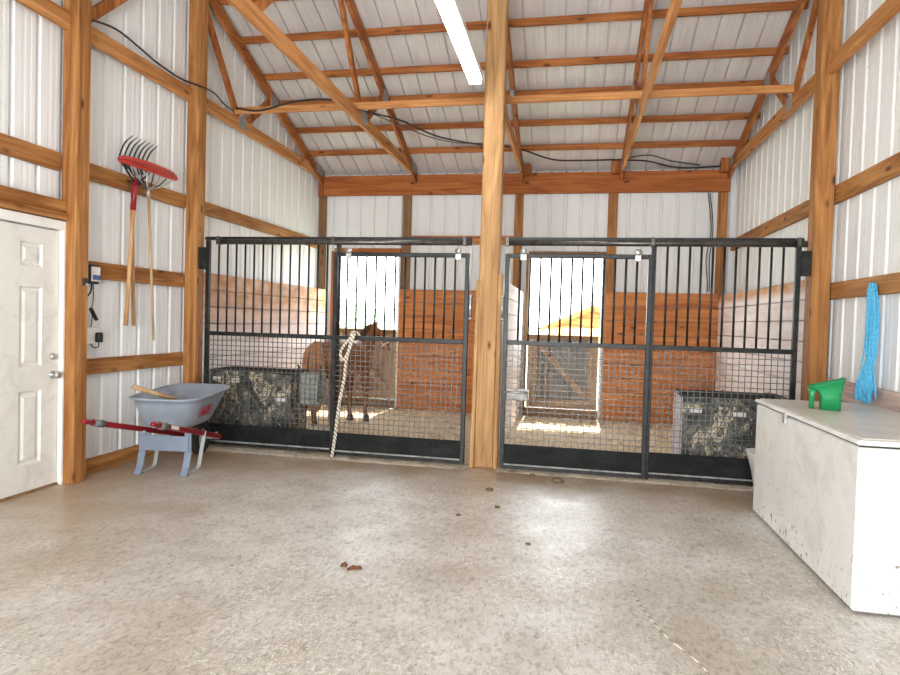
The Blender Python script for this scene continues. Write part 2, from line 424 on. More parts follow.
bm = bm_(); box(bm, -4.03, 2.14, 9.33, 9.392, 3.345, 3.652, .004)
solo('header_beam', bm, BX, 'long orange wooden beam across the back wall under the roof', 'beam')
bm = bm_(); box(bm, -4.03, -3.945, 9.29, 9.328, 3.32, 3.652, .004)
solo('beam_block', bm, TZ, 'short orange wood block on the left end of the back beam', 'block')
for x0, x1, zt, lab in ((.50, .62, 3.80, 'short wood block above the back beam beside the truss right of the middle post'), (1.985, 2.125, 3.79, 'short wood block above the right end of the back beam'), (-.765, -.66, 3.76, 'short wood block above the back beam just right of the middle post')):
    bm = bm_(); box(bm, x0, x1, 9.21, 9.322, 3.60, zt, .004); solo('truss_block', bm, TZ, lab, 'block')
# girts
def girt(x0, x1, y0, y1, z0, z1, m, label):
    bm = bm_(); box(bm, x0, x1, y0, y1, z0, z1, .004); solo('wall_girt', bm, m, label, 'girt')
L0, L1 = -4.048, -4.008
girt(L0, L1, -3.0, 4.232, 2.50, 2.642, WY, 'upper horizontal board on left wall above the white door')
girt(L0, L1, 4.378, 5.836, 2.50, 2.642, WY, 'upper horizontal board on left wall behind the hanging rakes heads')
girt(L0, L1, 5.985, 9.33, 2.50, 2.642, WY, 'upper horizontal board on left wall inside the left stall')
girt(L0, L1, 4.378, 5.836, 1.673, 1.82, WY, 'middle horizontal board on left wall crossed by the rake handles')
girt(L0, L1, 4.378, 5.836, .854, .988, WY, 'lower horizontal board on left wall above the wheelbarrow')
girt(L0, L1, 4.378, 5.836, 0.0, .125, WY, 'dirty bottom sill board on left wall behind the wheelbarrow')
girt(2.19, 2.238, -3.0, 5.985, 2.512, 2.663, WY, 'upper horizontal board on right wall above the blue twine')
girt(2.19, 2.238, 5.995, 9.39, 2.512, 2.663, WY, 'upper horizontal board on right wall inside the right stall')
girt(2.19, 2.238, -3.0, 5.985, 1.684, 1.824, WY, 'middle horizontal board on right wall that holds the blue twine')
girt(2.19, 2.238, -3.0, 5.985, .84, 1.0, PKY, 'lower pinkish dusty board on right wall behind the freezer top')
bm = bm_(); box(bm, -2.50, -.90, 9.40, 9.442, 2.585, 2.72, .004)
solo('wall_girt', bm, RX, 'reddish horizontal board on the back wall behind the middle post', 'girt')
# trusses
def truss_parts(t, y_front=YF+.2, webs=True):
    top = lambda y: rtop(y)-3.6
    bm = bm_(); box(bm, -.02, .02, y_front, 9.322, 0, .14, .003); obj('bottom_chord', bm, CY, t)
    for a, b in ((9.322, RIDGE), (YF+.2, RIDGE)):
        bm = bm_(); h = .075/math.cos(math.atan(.40))
        beam(bm, (0, a, top(a)-h), (0, b, top(b)-h), .04, .15, (0, 0, 1), .003); obj('rafter', bm, TY, t)
    mir = lambda y: 2*RIDGE-y
    for f in ((lambda y: y, mir) if webs else ()):
        for (ya, za), (yb, zb) in (((6.86, .07), (7.58, top(7.58)-.1)), ((6.80, .07), (5.86, top(5.86)-.1)), ((4.3, .07), (5.7, top(5.7)-.1))):
            bm = bm_(); beam(bm, (0, f(ya), za), (0, f(yb), zb), .038, .088, (0, 0, 1), .003); obj('web', bm, TZ, t)
    for y, z, w in ((7.62, top(7.62)-.10, .2), (6.83, .10, .17), (9.14, .11, .24)):
        bm = bm_(); box(bm, -.0235, .0235, y-w/2, y+w/2, z-.07, z+.07); obj('gusset_plate', bm, M_GUSSET, t)
t0 = thing('roof_truss', 'wooden roof truss flat against the left wall', 'truss', (-3.965, 0, 3.6)); truss_parts(t0)
dup(t0, (-2.43, 0, 3.6), 'pale wooden roof truss between the left wall and the hanging strip light')
truss_parts(thing('roof_truss', 'wooden roof truss running from the middle post back to the beam', 'truss', (-.79, 0, 3.6)), 5.975, False)
dup(t0, (.645, 0, 3.6), 'wooden roof truss between the middle post and the right wall')
dup(t0, (2.11, 0, 3.6), 'wooden roof truss flat against the right wall')
# purlins
ords = ['lowest roof purlin just above the back beam', 'second roof purlin up from the back beam', 'third roof purlin up from the back beam, just below the brace board in view',
        'fourth roof purlin up from the back beam, seen just above the brace board', 'fifth roof purlin up from the back beam, crossing the lamp near the top', 'sixth roof purlin up from the back beam, at the top edge of view']
for y, lab in zip((8.845, 8.361, 7.847, 7.394, 6.842, 6.33), ords):
    bm = bm_(); z = rtop(y)+.002; box(bm, XL+.01, XR-.01, y-.019, y+.019, z, z+.078, .003); o = solo('roof_purlin', bm, TX, lab, 'purlin', 'purlins under the roof')
bm = bm_(); box(bm, -3.94, 2.07, 6.62, 6.66, 3.742, 3.815, .003)
solo('brace_board', bm, CX, 'long pale brace board lying across the bottom chords of the trusses', 'board')
# stall linings
def planks(bm, fix, a0, a1, z0, z1, thick, axis, n, rag=0):
    h = (z1-z0)/n
    for i in range(n):
        g = .004
        j = random.uniform(0, rag) if i == n-1 else 0
        if axis == 'y': box(bm, fix, fix+thick, a0, a1, z0+i*h+g, z0+(i+1)*h-g-j, .003)
        else: box(bm, a0, a1, fix, fix+thick, z0+i*h+g, z0+(i+1)*h-g-j, .003)
bm = bm_(); planks(bm, -3.90, 5.99, 9.36, 0, 1.85, .03, 'y', 10); solo('stall_lining', bm, M_LIN_L, 'plank lining with painted window glow on the left wall of the left stall', 'plank wall')
bm = bm_(); planks(bm, 2.05, 5.99, 9.36, 0, 1.87, .03, 'y', 10); solo('stall_lining', bm, M_LIN_R, 'plank lining with painted window glow on the right wall of the right stall', 'plank wall')
bm = bm_(); planks(bm, -.84, 6.0, 9.36, 0, 1.87, .12, 'y', 10); solo('stall_partition', bm, M_LIN_C, 'plank partition with painted window glow between the two stalls behind the middle post', 'plank wall')
bm = bm_(); planks(bm, 9.362, OPL[1]+.03, -.85, 0, 1.88, .03, 'x', 9); solo('stall_lining', bm, RX, 'orange plank lining on back wall of the left stall', 'plank wall')
bm = bm_(); planks(bm, 9.362, OPR[1]+.04, 2.045, 0, 1.90, .03, 'x', 9); solo('stall_lining', bm, RX, 'orange plank lining on back wall of the right stall', 'plank wall')
# opening trims, sills
def trim(n, x0, x1, y0, y1, z0, z1, m, label):
    bm = bm_(); box(bm, x0, x1, y0, y1, z0, z1, .003); struct('trim_%d' % n, bm, m, label, 'trim')
trim(1, OPL[0]-.05, OPL[0], 9.40, 9.48, .0, OTOP+.05, TZ, 'orange jamb board at left of the left stall opening')
trim(2, OPL[0], OPL[1]+.03, 9.40, 9.48, OTOP, OTOP+.10, TX, 'orange header board over the left stall opening')
trim(3, OPR[0], OPR[1]+.03, 9.40, 9.48, OTOP, OTOP+.07, BRX, 'brown header board over the right stall opening')
trim(4, OPL[1]-.005, OPL[1]+.028, 9.385, 9.48, .0, OTOP, M_JAMB, 'thin white strip painting a light leak at right of the left stall opening')  # white strip stands in for daylight leaking past the door edge
trim(5, OPR[1]-.02, OPR[1]+.012, 9.385, 9.48, .0, OTOP, M_JAMB, 'thin white strip painting a light leak at right of the right stall opening')  # painted light leak beside the right stall's door
trim(6, OPR[0]-.03, OPR[0]+.012, 9.385, 9.48, .0, OTOP, BRZ, 'brown jamb board at left of the right stall opening')
trim(7, OPL[0], OPL[1]-.006, 9.40, 9.50, .0, .12, BRX, 'dark sill board under the left stall dutch door')
trim(8, OPR[0]+.012, OPR[1]-.021, 9.40, 9.50, .0, .12, BRX, 'dark sill board under the right stall dutch door')
# lower dutch doors
def dutch(n, x0, x1, label, pc):
    t = thing('door_%d' % n, label, 'door', ((x0+x1)/2, 9.45, .135), 0, None, 'structure'); w = (x1-x0)/2-.015; h = 1.10
    bm = bm_(); box(bm, -w, w, 0, .02, 0, h-.03); obj('door_panel', bm, plain('weathered_panel', pc, .8, 0, .35, 6), t)
    bm = bm_(); box(bm, -w, w, -.03, .03, h-.065, h, .003); obj('top_rail', bm, BRX, t)
    bm = bm_(); box(bm, -w, w, -.03, 0, 0, .13, .003); obj('bottom_rail', bm, PBX, t)
    for sx in (-1, 1):
        bm = bm_(); box(bm, min(sx*w, sx*(w-.15)), max(sx*w, sx*(w-.15)), -.03, 0, .13, h-.065, .003); obj('stile', bm, PBZ, t)
    bm = bm_(); beam(bm, (-w+.19, -.016, .92), (w-.17, -.016, .17), .028, .085, (0, 0, 1), .003); obj('brace', bm, PBX, t)
    bm = bm_(); box(bm, -w+.27, -w+.31, -.028, 0, .13, .66, .003); obj('batten', bm, PBZ, t)
dutch(2, OPL[0], OPL[1]-.006, 'closed lower half of the dutch door at the back of the left stall', (.33, .21, .13))
dutch(3, OPR[0]+.012, OPR[1]-.021, 'closed lower half of the dutch door with diagonal brace at the back of the right stall', (.23, .22, .205))

# ------------------------------------------------------------------ white entry door
d1 = thing('door_1', 'dirty white six-panel entry door in the left wall', 'door', (-4.045, 3.755, 0), 0, None, 'structure')
Y0, Y1 = -.455, .455
bm = bm_()
# slab with recessed panels: build a grid of y and z cuts
py = [(-.40+.045, -.40+.255), (.105, .305)]
pz = [(.22, .78), (.96, 1.57), (1.72, 1.90)]
ys = sorted({Y0, Y1, *[v for p in py for v in p]}); zs = sorted({.02, 2.02, *[v for p in pz for v in p]})
for a, b in zip(ys, ys[1:]):
    for c, d in zip(zs, zs[1:]):
        ispan = any(abs(a-p[0]) < 1e-6 for p in py) and any(abs(c-q[0]) < 1e-6 for q in pz)
        if not ispan:
            bm.faces.new([bm.verts.new(p) for p in ((.045, a, c), (.045, b, c), (.045, b, d), (.045, a, d))])
        else:
            def rr(i, x): return [(x, a+i, c+i), (x, b-i, c+i), (x, b-i, d-i), (x, a+i, d-i)]
            loft(bm, [rr(0, .045), rr(.014, .030), rr(.03, .030), rr(.05, .041)], False, True)
bmesh.ops.remove_doubles(bm, verts=bm.verts[:], dist=1e-5)
box(bm, 0, .03-.001, Y0, Y1, .02, 2.02)
obj('door_slab', bm, M_DOOR, d1)
bm = bm_(); box(bm, 0, .085, Y1+.006, Y1+.095, 0, 2.10, .004); box(bm, 0, .085, Y0-.095, Y0-.006, 0, 2.10, .004); box(bm, 0, .085, Y0-.004, Y1+.004, 2.028, 2.10, .004)
obj('door_frame', bm, M_JAMB, d1)
def knob(name, z, prof, y):
    bm = bm_(); n = 14
    loft(bm, [[(.045+x, y+math.cos(2*math.pi*k/n)*r, z+math.sin(2*math.pi*k/n)*r) for k in range(n)] for x, r in prof]); obj(name, bm, M_ZINC, d1, True)
knob('door_knob', .885, [(0, .032), (.006, .032), (.008, .012), (.03, .012), (.036, .026), (.052, .029), (.064, .022), (.066, .004)], Y1-.045)
knob('deadbolt', 1.03, [(0, .030), (.010, .028), (.014, .018), (.022, .016)], Y1-.045)
bm = bm_(); box(bm, 0, .06, Y0, Y1, 0, .018); obj('threshold', bm, BRX, d1)
bm = bm_(); box(bm, -4.046, -3.95, 3.0, 4.232, 2.165, 2.262, .004); box(bm, -4.046, -3.93, 3.0, 4.232, 2.108, 2.16, .004)
solo('door_header', bm, WY, 'doubled wooden header boards directly over the white door', 'header')

# ------------------------------------------------------------------ stall fronts
def bar_of(parent, x, z0, z1, y):
    return (x, z0, z1, y)
def panel(t, w, z0, ztop, zmid, nb, toprail, feet):
    f = .042
    bm = bm_()
    lo = 0 if feet else z0
    box(bm, 0, f, -.021, .021, lo, ztop, .004); obj('stile', bm, M_BLK, t)
    bm = bm_(); box(bm, w-f, w, -.021, .021, lo, ztop, .004); obj('stile', bm, M_BLK, t)
    bm = bm_(); box(bm, f, w-f, -.021, .021, zmid-.021, zmid+.021, .004); obj('middle_rail', bm, M_BLK, t)
    bm = bm_(); box(bm, f, w-f, -.021, .021, z0, z0+.032, .004); obj('bottom_rail', bm, M_BLK, t)
    zb = ztop
    if toprail:
        bm = bm_(); box(bm, f, w-f, -.021, .021, ztop-.04, ztop, .004); obj('top_rail', bm, M_BLK, t); zb = ztop-.04
    bm = bm_(); box(bm, f, w-f, -.012, -.006, z0+.045, .252); obj('kick_plate', bm, M_KICK, t)
    bm = bm_(); box(bm, f, w-f, -.022, -.008, z0+.034, z0+.047); obj('kick_plate_highlight', bm, M_LIP, t)
    bm = bm_(); tube(bm, [(0, 0, 0), (0, 0, zb-zmid-.021)], .0102, 8)
    me = mesh_of('bar', bm, M_BLK, True)
    for i in range(nb):
        o = bpy.data.objects.new('bar', me); COL.objects.link(o); o.parent = t
        o.location = (f+(w-2*f)*(i+1)/(nb+1), 0, zmid+.021)
    bm = bm_(); nx = round((w-2*f)/.052); zt = zmid-.021; nz = round((zt-.252)/.052); r = .0033
    for i in range(1, nx):
        x = f+(w-2*f)*i/nx; box(bm, x-r, x+r, .002-r, .002+r, .252, zt)
    for j in range(1, nz):
        z = .252+(zt-.252)*j/nz; box(bm, f, w-f, -.003-r, -.003+r, z-r, z+r)
    obj('wire_mesh', bm, M_WIRE, t)
YG = 5.885
fp1 = thing('barred_stall_front', 'fixed black barred panel left of the left stall door beside the wheelbarrow', 'stall panel', (-3.78, YG, 0)); panel(fp1, 1.49, .03, 2.172, 1.20, 13, False, True)
fp2 = thing('barred_stall_front', 'fixed black barred panel right of the right stall door beside the freezer', 'stall panel', (.70, YG, 0)); panel(fp2, 1.25, .02, 2.172, 1.215, 11, False, True)
YD = 5.825
sd1 = thing('sliding_stall_door', 'sliding black barred door of the left stall with braided rope', 'stall door', (-2.335, YD, 0)); panel(sd1, 1.37, .03, 2.05, 1.205, 12, True, False)
sd2 = thing('sliding_stall_door', 'sliding black barred door of the right stall right of the middle post', 'stall door', (-.625, YD, 0)); panel(sd2, 1.335, .02, 2.05, 1.215, 12, True, False)
for t, xs in ((sd1, (.16, 1.26)), (sd2, (.17, 1.20))):
    for x in xs:
        bm = bm_(); box(bm, x-.028, x+.028, -.034, -.022, 1.985, 2.068, .004); rl = obj('roller_bracket', bm, M_ZINC, t)
        bm = bm_(); n = 14
        loft(bm, [[(x+math.cos(2*math.pi*k/n)*.036, yy, 2.066+math.sin(2*math.pi*k/n)*.03) for k in range(n)] for yy in (-.040, -.0345)]); obj('roller', bm, M_ZINC, rl, True)
def track(x0, x1, xt0, label):
    t = thing('door_track', label, 'track', (x0, 5.83, 2.172)); w = x1-x0
    bm = bm_(); box(bm, 0, w, .015, .075, .003, .035, .003); obj('header_rail', bm, M_BLK, t)
    bm = bm_(); tube(bm, [(xt0, -.025, -.022), (w+.01, -.025, -.022)], .028, 12); obj('track_tube', bm, M_TUBE, t, True)
    for x in (xt0+.02, w*.5+.03, w-.06):
        bm = bm_(); box(bm, x-.018, x+.018, -.058, .016, -.052, .03, .003); obj('track_bracket', bm, M_TUBE, t)
track(-3.78, -.955, .17, 'long round steel door track over the left stall front')
track(-.63, 1.96, .0, 'long round steel door track over the right stall front')
def mount(x0, x1, y, z0, z1, label):
    bm = bm_(); box(bm, x0, x1, y, y+.03, z0, z1, .003)
    for z in (z0+.025, z1-.025): tube(bm, [((x0+x1)/2, y-.008, z), ((x0+x1)/2, y+.002, z)], .011, 8)
    solo('post_bracket', bm, M_BLK, label, 'bracket')
mount(-3.87, -3.78, 5.87, 1.87, 2.10, 'black mounting bracket tying the left stall front to its end post')
mount(1.95, 2.0335, 5.87, 1.88, 2.10, 'black mounting bracket tying the right stall front to its end post')
# latch and catches
bm = bm_(); box(bm, .055, .265, -.039, -.0225, .675, .785, .003); la = obj('latch', bm, M_TUBE, sd2)
bm = bm_(); tube(bm, [(.025, -.05, .75), (.255, -.05, .75)], .010, 8); tube(bm, [(.235, -.05, .75), (.255, -.052, .64)], .008, 8); obj('latch_bolt', bm, M_ZINC, la, True)
for t, x in ((sd1, 1.388), (sd2, -.018)):
    bm = bm_(); box(bm, x-.018, x+.018, -.008, .012, 1.42, 1.66, .003); ca = obj('catch', bm, M_TUBE, t)
    bm = bm_(); tube(bm, [(x, -.02, 1.44), (x, -.02, 1.64)], .012, 8); obj('catch_pin', bm, M_ZINC, ca, True)
# braided rope
bm = bm_()
lead = spline([(-2.085, 5.775, 1.245), (-2.12, 5.770, 1.16), (-2.165, 5.775, .97), (-2.185, 5.78, .79), (-2.23, 5.78, .54), (-2.265, 5.77, .19), (-2.285, 5.76, .02)], 14)
for ph in range(3):
    tube(bm, [p+Vector((math.cos(i*.9+ph*2.094)*.010, math.sin(i*.9+ph*2.094)*.010, 0)) for i, p in enumerate(lead)], .0085, 6)
tube(bm, spline([(-2.10, 5.772, 1.24), (-2.22, 5.772, 1.08), (-2.20, 5.77, .98), (-2.13, 5.77, 1.10), (-2.09, 5.772, 1.25)], 8), .014, 7)
tube(bm, spline([(-2.09, 5.775, 1.20), (-2.12, 5.78, 1.25), (-2.09, 5.83, 1.262), (-2.06, 5.86, 1.21), (-2.09, 5.80, 1.16)], 6), .015, 7)
solo('lead_rope', bm, M_ROPE, 'white and brown braided lead rope tied to the left stall door', 'rope', None, True)
# ------------------------------------------------------------------ stall contents
def lumps(bm, x0, x1, y0, y1, z0, amp, nx, ny, seed, edge=True, peak=0):
    rnd = random.Random(seed); V = []
    for j in range(ny+1):
        row = []
        for i in range(nx+1):
            u, v = i/nx, j/ny; e = min(u, 1-u, v, 1-v)*2
            k = min(1, e*4) if edge else 1
            z = z0+(amp*rnd.random()+peak*math.sin(math.pi*u)**.7*math.sin(math.pi*v)**.8)*k
            row.append(bm.verts.new((x0+(x1-x0)*u+rnd.uniform(-.01, .01)*k, y0+(y1-y0)*v+rnd.uniform(-.01, .01)*k, z)))
        V.append(row)
    for j in range(ny):
        for i in range(nx): bm.faces.new((V[j][i], V[j][i+1], V[j+1][i+1], V[j+1][i]))
for x0, x1, lab, sdn in ((-3.865, -.85, 'tan straw and shavings bedding on the left stall floor', 1), (-.715, 2.045, 'tan straw and shavings bedding on the right stall floor', 2)):
    bm = bm_(); lumps(bm, x0, x1, 5.93, 9.35, .004, .024, 90, 100, sdn); solo('stall_bedding', bm, M_BED, lab, 'bedding', None, True, 'stuff', False)
bm = bm_(); lumps(bm, -2.88, -2.36, 6.02, 6.48, .03, .05, 22, 18, 3, True, .17); solo('shavings_pile', bm, M_SHAV, 'pale heap of wood shavings behind the left stall panel', 'shavings', None, True, 'stuff', False)
bm = bm_(); lumps(bm, -3.85, -.92, 5.70, 5.92, .001, .018, 120, 12, 6); solo('threshold_litter', bm, M_GRIT, 'gritty shavings spilled along the bottom of the left stall front', 'litter', None, True, 'stuff', False)
bm = bm_(); lumps(bm, -.64, 1.98, 5.72, 5.92, .001, .014, 110, 12, 7); solo('threshold_litter', bm, M_GRIT, 'gritty shavings spilled along the bottom of the right stall front', 'litter', None, True, 'stuff', False)
def feed_bin(x0, x1, y0, y1, h, label, stickers, side):
    t = thing('feed_bin', label, 'feed bin', ((x0+x1)/2, (y0+y1)/2, .03)); w = (x1-x0)/2; d = (y1-y0)/2
    bm = bm_(); box(bm, -w, w, -d, -d+.012, 0, h); obj('front_panel', bm, M_CAMO, t)
    for s in (-1, 1):
        bm = bm_(); box(bm, min(s*w, s*(w-.012)), max(s*w, s*(w-.012)), -d+.013, d, 0, h); obj('side_panel', bm, M_LAV if s == side else M_CAMO, t)
    bm = bm_(); box(bm, -w+.013, w-.013, d-.012, d, 0, h); box(bm, -w+.013, w-.013, -d+.013, d-.013, .0, .02); obj('back_and_base', bm, M_DARK, t)
    bm = bm_(); q = [(-w, -d, h), (-w*.4, -d-.012, h+.022), (w*.3, -d-.012, h+.012), (w, -d, h-.008), (w, d, h), (-w, d, h), (-w, -d, h)]
    tube(bm, q, .014, 8); obj('rim', bm, M_DARK, t, True)
    for sx, sz, sw in stickers:
        bm = bm_(); box(bm, sx-sw/2, sx+sw/2, -d-.004, -d-.0005, sz-.022, sz+.022); obj('sticker', bm, M_PLW, t, False, None, 'white sticker on the front panel')
feed_bin(-3.84, -2.90, 6.1, 6.52, .76, 'camouflage-print feed bin in the left stall behind the wheelbarrow', ((-.40, .67, .09), (-.17, .66, .10), (.36, .48, .12), (-.14, .10, .12)), 0)
feed_bin(1.06, 2.02, 6.1, 6.62, .73, 'camouflage-print feed bin with pale side in the right stall behind the freezer', ((-.36, .60, .10), (.02, .58, .11), (.0, .09, .11)), -1)
# grey feed bag on the inside of the left panel
fb = thing('feed_bag', 'grey woven feed bag with black straps hanging inside the left stall panel', 'bag', (-2.63, 6.02, .48))
bm = bm_()
def rrect(w, d, z, n=20):
    out = []
    for k in range(n):
        a = 2*math.pi*k/n; ca, sa = math.cos(a), math.sin(a)
        out.append((w*math.copysign(abs(ca)**.5, ca), d*math.copysign(abs(sa)**.5, sa), z))
    return out
loft(bm, [rrect(.09, .05, 0), rrect(.115, .075, .03), rrect(.13, .08, .2), rrect(.145, .085, .34), rrect(.135, .075, .34), rrect(.12, .07, .2), rrect(.10, .05, .05)]); obj('bag_body', bm, M_BAG, fb, True)
for x in (-.125, .11):
    bm = bm_(); beam(bm, (x, -.088, .05), (x+.02, -.090, .40), .022, .006, (0, 1, 0)); beam(bm, (x+.02, -.090, .40), (x+.02, -.118, .425), .022, .006, (0, 0, 1)); obj('strap', bm, M_STRAP, fb)

# ------------------------------------------------------------------ horse
def skin_mesh(nodes, edges, m, name, levels=2):
    me = bpy.data.meshes.new(name); me.from_pydata([n[0] for n in nodes], edges, [])
    o = bpy.data.objects.new(name, me); COL.objects.link(o)
    sk = o.modifiers.new('skin', 'SKIN'); sk.use_smooth_shade = True
    lay = me.skin_vertices[0].data if len(me.skin_vertices) else me.attributes
    for i, n in enumerate(nodes):
        r = n[1]; lay[i].radius = (r, r) if not isinstance(r, tuple) else r
        lay[i].use_root = (i == 0)
    ss = o.modifiers.new('sub', 'SUBSURF'); ss.levels = levels; ss.render_levels = levels
    dg = bpy.context.evaluated_depsgraph_get(); dg.update()
    nm = bpy.data.meshes.new_from_object(o.evaluated_get(dg)); nm.materials.clear(); nm.materials.append(m)
    for p in nm.polygons: p.use_smooth = True
    bpy.data.objects.remove(o); r = bpy.data.objects.new(name, nm); COL.objects.link(r); return r
hr = thing('horse', 'small chestnut horse standing in the left stall with its head turned right', 'horse', (-2.80, 7.45, .05), -.07)
N = [((0, -.52, .90), .215), ((0, -.28, .91), .22), ((0, 0, .84), .24), ((0, .32, .85), .215), ((0, .48, .91), .165), ((.02, .60, 1.01), .13), ((.04, .70, 1.10), .10), ((.07, .77, 1.17), .08),
     ((.125, .79, 1.145), .076), ((.20, .79, 1.03), .058), ((.265, .79, .925), .045), ((.285, .79, .89), .040),
     ((0, -.70, .93), .13)]
E_ = [(0, 1), (1, 2), (2, 3), (3, 4), (4, 5), (5, 6), (6, 7), (7, 8), (8, 9), (9, 10), (10, 11), (0, 12)]
for s in (-1, 1):
    b = len(N); N += [((s*.12, -.52, .70), .125), ((s*.125, -.46, .56), .082), ((s*.115, -.64, .38), .046), ((s*.115, -.60, .12), .032), ((s*.115, -.57, .045), .040)]
    E_ += [(0, b), (b, b+1), (b+1, b+2), (b+2, b+3), (b+3, b+4)]
    b = len(N); N += [((s*.11, .38, .66), .095), ((s*.115, .38, .54), .062), ((s*.115, .40, .33), .042), ((s*.115, .40, .11), .029), ((s*.115, .43, .045), .038)]
    E_ += [(3, b), (b, b+1), (b+1, b+2), (b+2, b+3), (b+3, b+4)]
    b = len(N); N += [((.07, .77+s*.05, 1.24), .024), ((.078, .77+s*.056, 1.285), .018), ((.09, .77+s*.056, 1.325), .007)]
    E_ += [(7, b), (b, b+1), (b+1, b+2)]
body = skin_mesh(N, E_, M_HORSE, 'body'); body.parent = hr
for s in (-1, 1):
    for y in (-.57, .43):
        bm = bm_(); loft(bm, [[(s*.115+math.cos(2*math.pi*k/12)*r, y+math.sin(2*math.pi*k/12)*r, z) for k in range(12)] for z, r in ((-.02, .048), (.045, .041), (.055, .036))]); obj('hoof', bm, M_HOOF, hr, True)
bm = bm_(); rnd = random.Random(5)
for i in range(44):
    a = rnd.uniform(-1, 1); o_ = rnd.uniform(-.03, .03)
    tube(bm, spline([(a*.04, -.77, 1.06), (a*.10, -.87+o_, .93), (a*.115, -.85+o_, .62), (a*.06, -.82+o_, rnd.uniform(.25, .36))], 4), [.014]*12+[.004], 5)
obj('tail', bm, M_TAIL, hr, True)
bm = bm_()
for i in range(40):
    t = i/39; y = .46+.33*t; z = 1.06+.20*t; x = .0+.07*t; h = rnd.uniform(-.02, .02)
    tube(bm, spline([(x-.02, y-.05, z), (x-.06+h, y-.10, z-.0), (x-.10+h, y-.11, z-.12), (x-.11+h, y-.10, z-.2+h)], 3), [.012]*9+[.003], 4)
obj('mane', bm, M_MANE, hr, True)
for s in (-1, 1):
    bm = bm_(); bmesh.ops.create_icosphere(bm, subdivisions=2, radius=.017); obj('eye', bm, M_EYE, hr, True, (.15, .79+s*.064, 1.115))
bm = bm_(); c0 = Vector((.222, .79, .995)); ax = Vector((.55, 0, -.83)).normalized(); e1 = Vector((0, 1, 0)); e2 = ax.cross(e1)
tube(bm, [c0+(e1*math.cos(2*math.pi*k/20)*.062+e2*math.sin(2*math.pi*k/20)*.064) for k in range(21)], .009, 6)
for s in (-1, 1): tube(bm, spline([c0+e1*s*.062, Vector((.15, .79+s*.078, 1.07)), Vector((.08, .78+s*.08, 1.15))], 5), .008, 6)
obj('halter', bm, M_HALT, hr, True)

# ------------------------------------------------------------------ wheelbarrow
wbr = thing('wheelbarrow', 'grey poly wheelbarrow with red handles parked at the left wall', 'wheelbarrow', (-3.47, 4.86, 0), math.atan2(.13, .99))
def tring(v0, v1, hw0, hw1, z0, z1, n=40, e=.42):
    out = []; vc = (v0+v1)/2; hl = (v1-v0)/2
    for k in range(n):
        a = 2*math.pi*k/n; ca, sa = math.cos(a), math.sin(a)
        v = vc+hl*math.copysign(abs(sa)**e, sa); t = (v-v0)/(v1-v0)
        out.append((.03+(hw0+(hw1-hw0)*t)*math.copysign(abs(ca)**e, ca), v, z0+(z1-z0)*t))
    return out
bm = bm_()
loft(bm, [tring(-.10, .36, .20, .18, .405, .40), tring(-.13, .40, .23, .21, .425, .42), tring(-.20, .60, .285, .265, .60, .635), tring(-.215, .645, .30, .275, .645, .685),
          tring(-.245, .68, .325, .30, .648, .69), tring(-.25, .685, .33, .305, .662, .704), tring(-.24, .675, .322, .297, .668, .71), tring(-.212, .640, .295, .27, .664, .704), tring(-.19, .585, .275, .25, .60, .63), tring(-.12, .385, .215, .195, .44, .435)])
obj('tray', bm, M_GREY, wbr, True)
for s in (-1, 1):
    A = Vector((.03+s*.275, -.80, .56)); B = Vector((.03+s*.165, .62, .20)); D = B-A
    bm = bm_(); beam(bm, A+D*.07, B, .04, .045, (0, 0, 1), .006); h = obj('handle', bm, M_RED, wbr)
    bm = bm_(); tube(bm, [A, A+D*.02, A+D*.08], [.016, .021, .021], 10); obj('handle_tip', bm, M_RED, h, True)
    bm = bm_(); tube(bm, [A+D*.085, A+D*.16], .031, 10); obj('grip', bm, M_GRIP, h, True)
    # bent strap leg: down, along the floor, up again
    L = [(.03+s*.205, -.10, .37), (.03+s*.205, -.095, .19), (.03+s*.205, -.13, .07), (.03+s*.205, -.175, .007), (.03+s*.205, -.12, .006)]
    bm = bm_()
    for p, q in zip(L, L[1:]): beam(bm, p, q, .06 if abs(p[2]-q[2]) > .05 else .06, .012, (0, 1, .3), .002)
    obj('leg', bm, M_GREYLEG, wbr)
    L = [(.03+s*.205, -.12, .006), (.03+s*.205, .08, .008), (.03+s*.205, .11, .03), (.03+s*.21, .20, .33)]
    bm = bm_()
    for p, q in zip(L, L[1:]): beam(bm, p, q, .035, .012, (0, 1, .9), .002)
    obj('leg_strut', bm, M_STRUT, wbr)
    bm = bm_(); beam(bm, (.03+s*.165, .56, .235), (.03+s*.06, .66, .19), .012, .04); obj('axle_bracket', bm, M_STRUT, wbr)
bm = bm_(); box(bm, .03-.215, .03+.215, -.118, -.107, .20, .335, .004); obj('cross_plate', bm, M_GREYLEG, wbr, False, None, 'grey plate joining the two legs')
wc = Vector((-.02, .66, .172))
bm = bm_(); n = 28; rings = []
for k in range(n+1):
    a = 2*math.pi*k/n
    rings.append(wc+Vector((0, math.cos(a)*.125, math.sin(a)*.125)))
tube(bm, rings, .045, 10, False); bmesh.ops.remove_doubles(bm, verts=bm.verts[:], dist=1e-4); wl = obj('wheel', bm, M_TYRE, wbr, True)
bm = bm_(); loft(bm, [[tuple(wc+Vector((x, math.cos(2*math.pi*k/24)*r, math.sin(2*math.pi*k/24)*r))) for k in range(24)] for x, r in ((-.03, .02), (-.028, .05), (-.02, .09), (.02, .09), (.028, .05), (.03, .02))]); obj('rim', bm, M_RIM, wl, True)
bm = bm_(); tube(bm, [wc-Vector((.12, 0, 0)), wc+Vector((.19, 0, 0))], .010, 8); obj('axle', bm, M_ZINC, wl, True)
A = Vector((.305, -.80, .56)); D = Vector((.195, .62, .20))-A
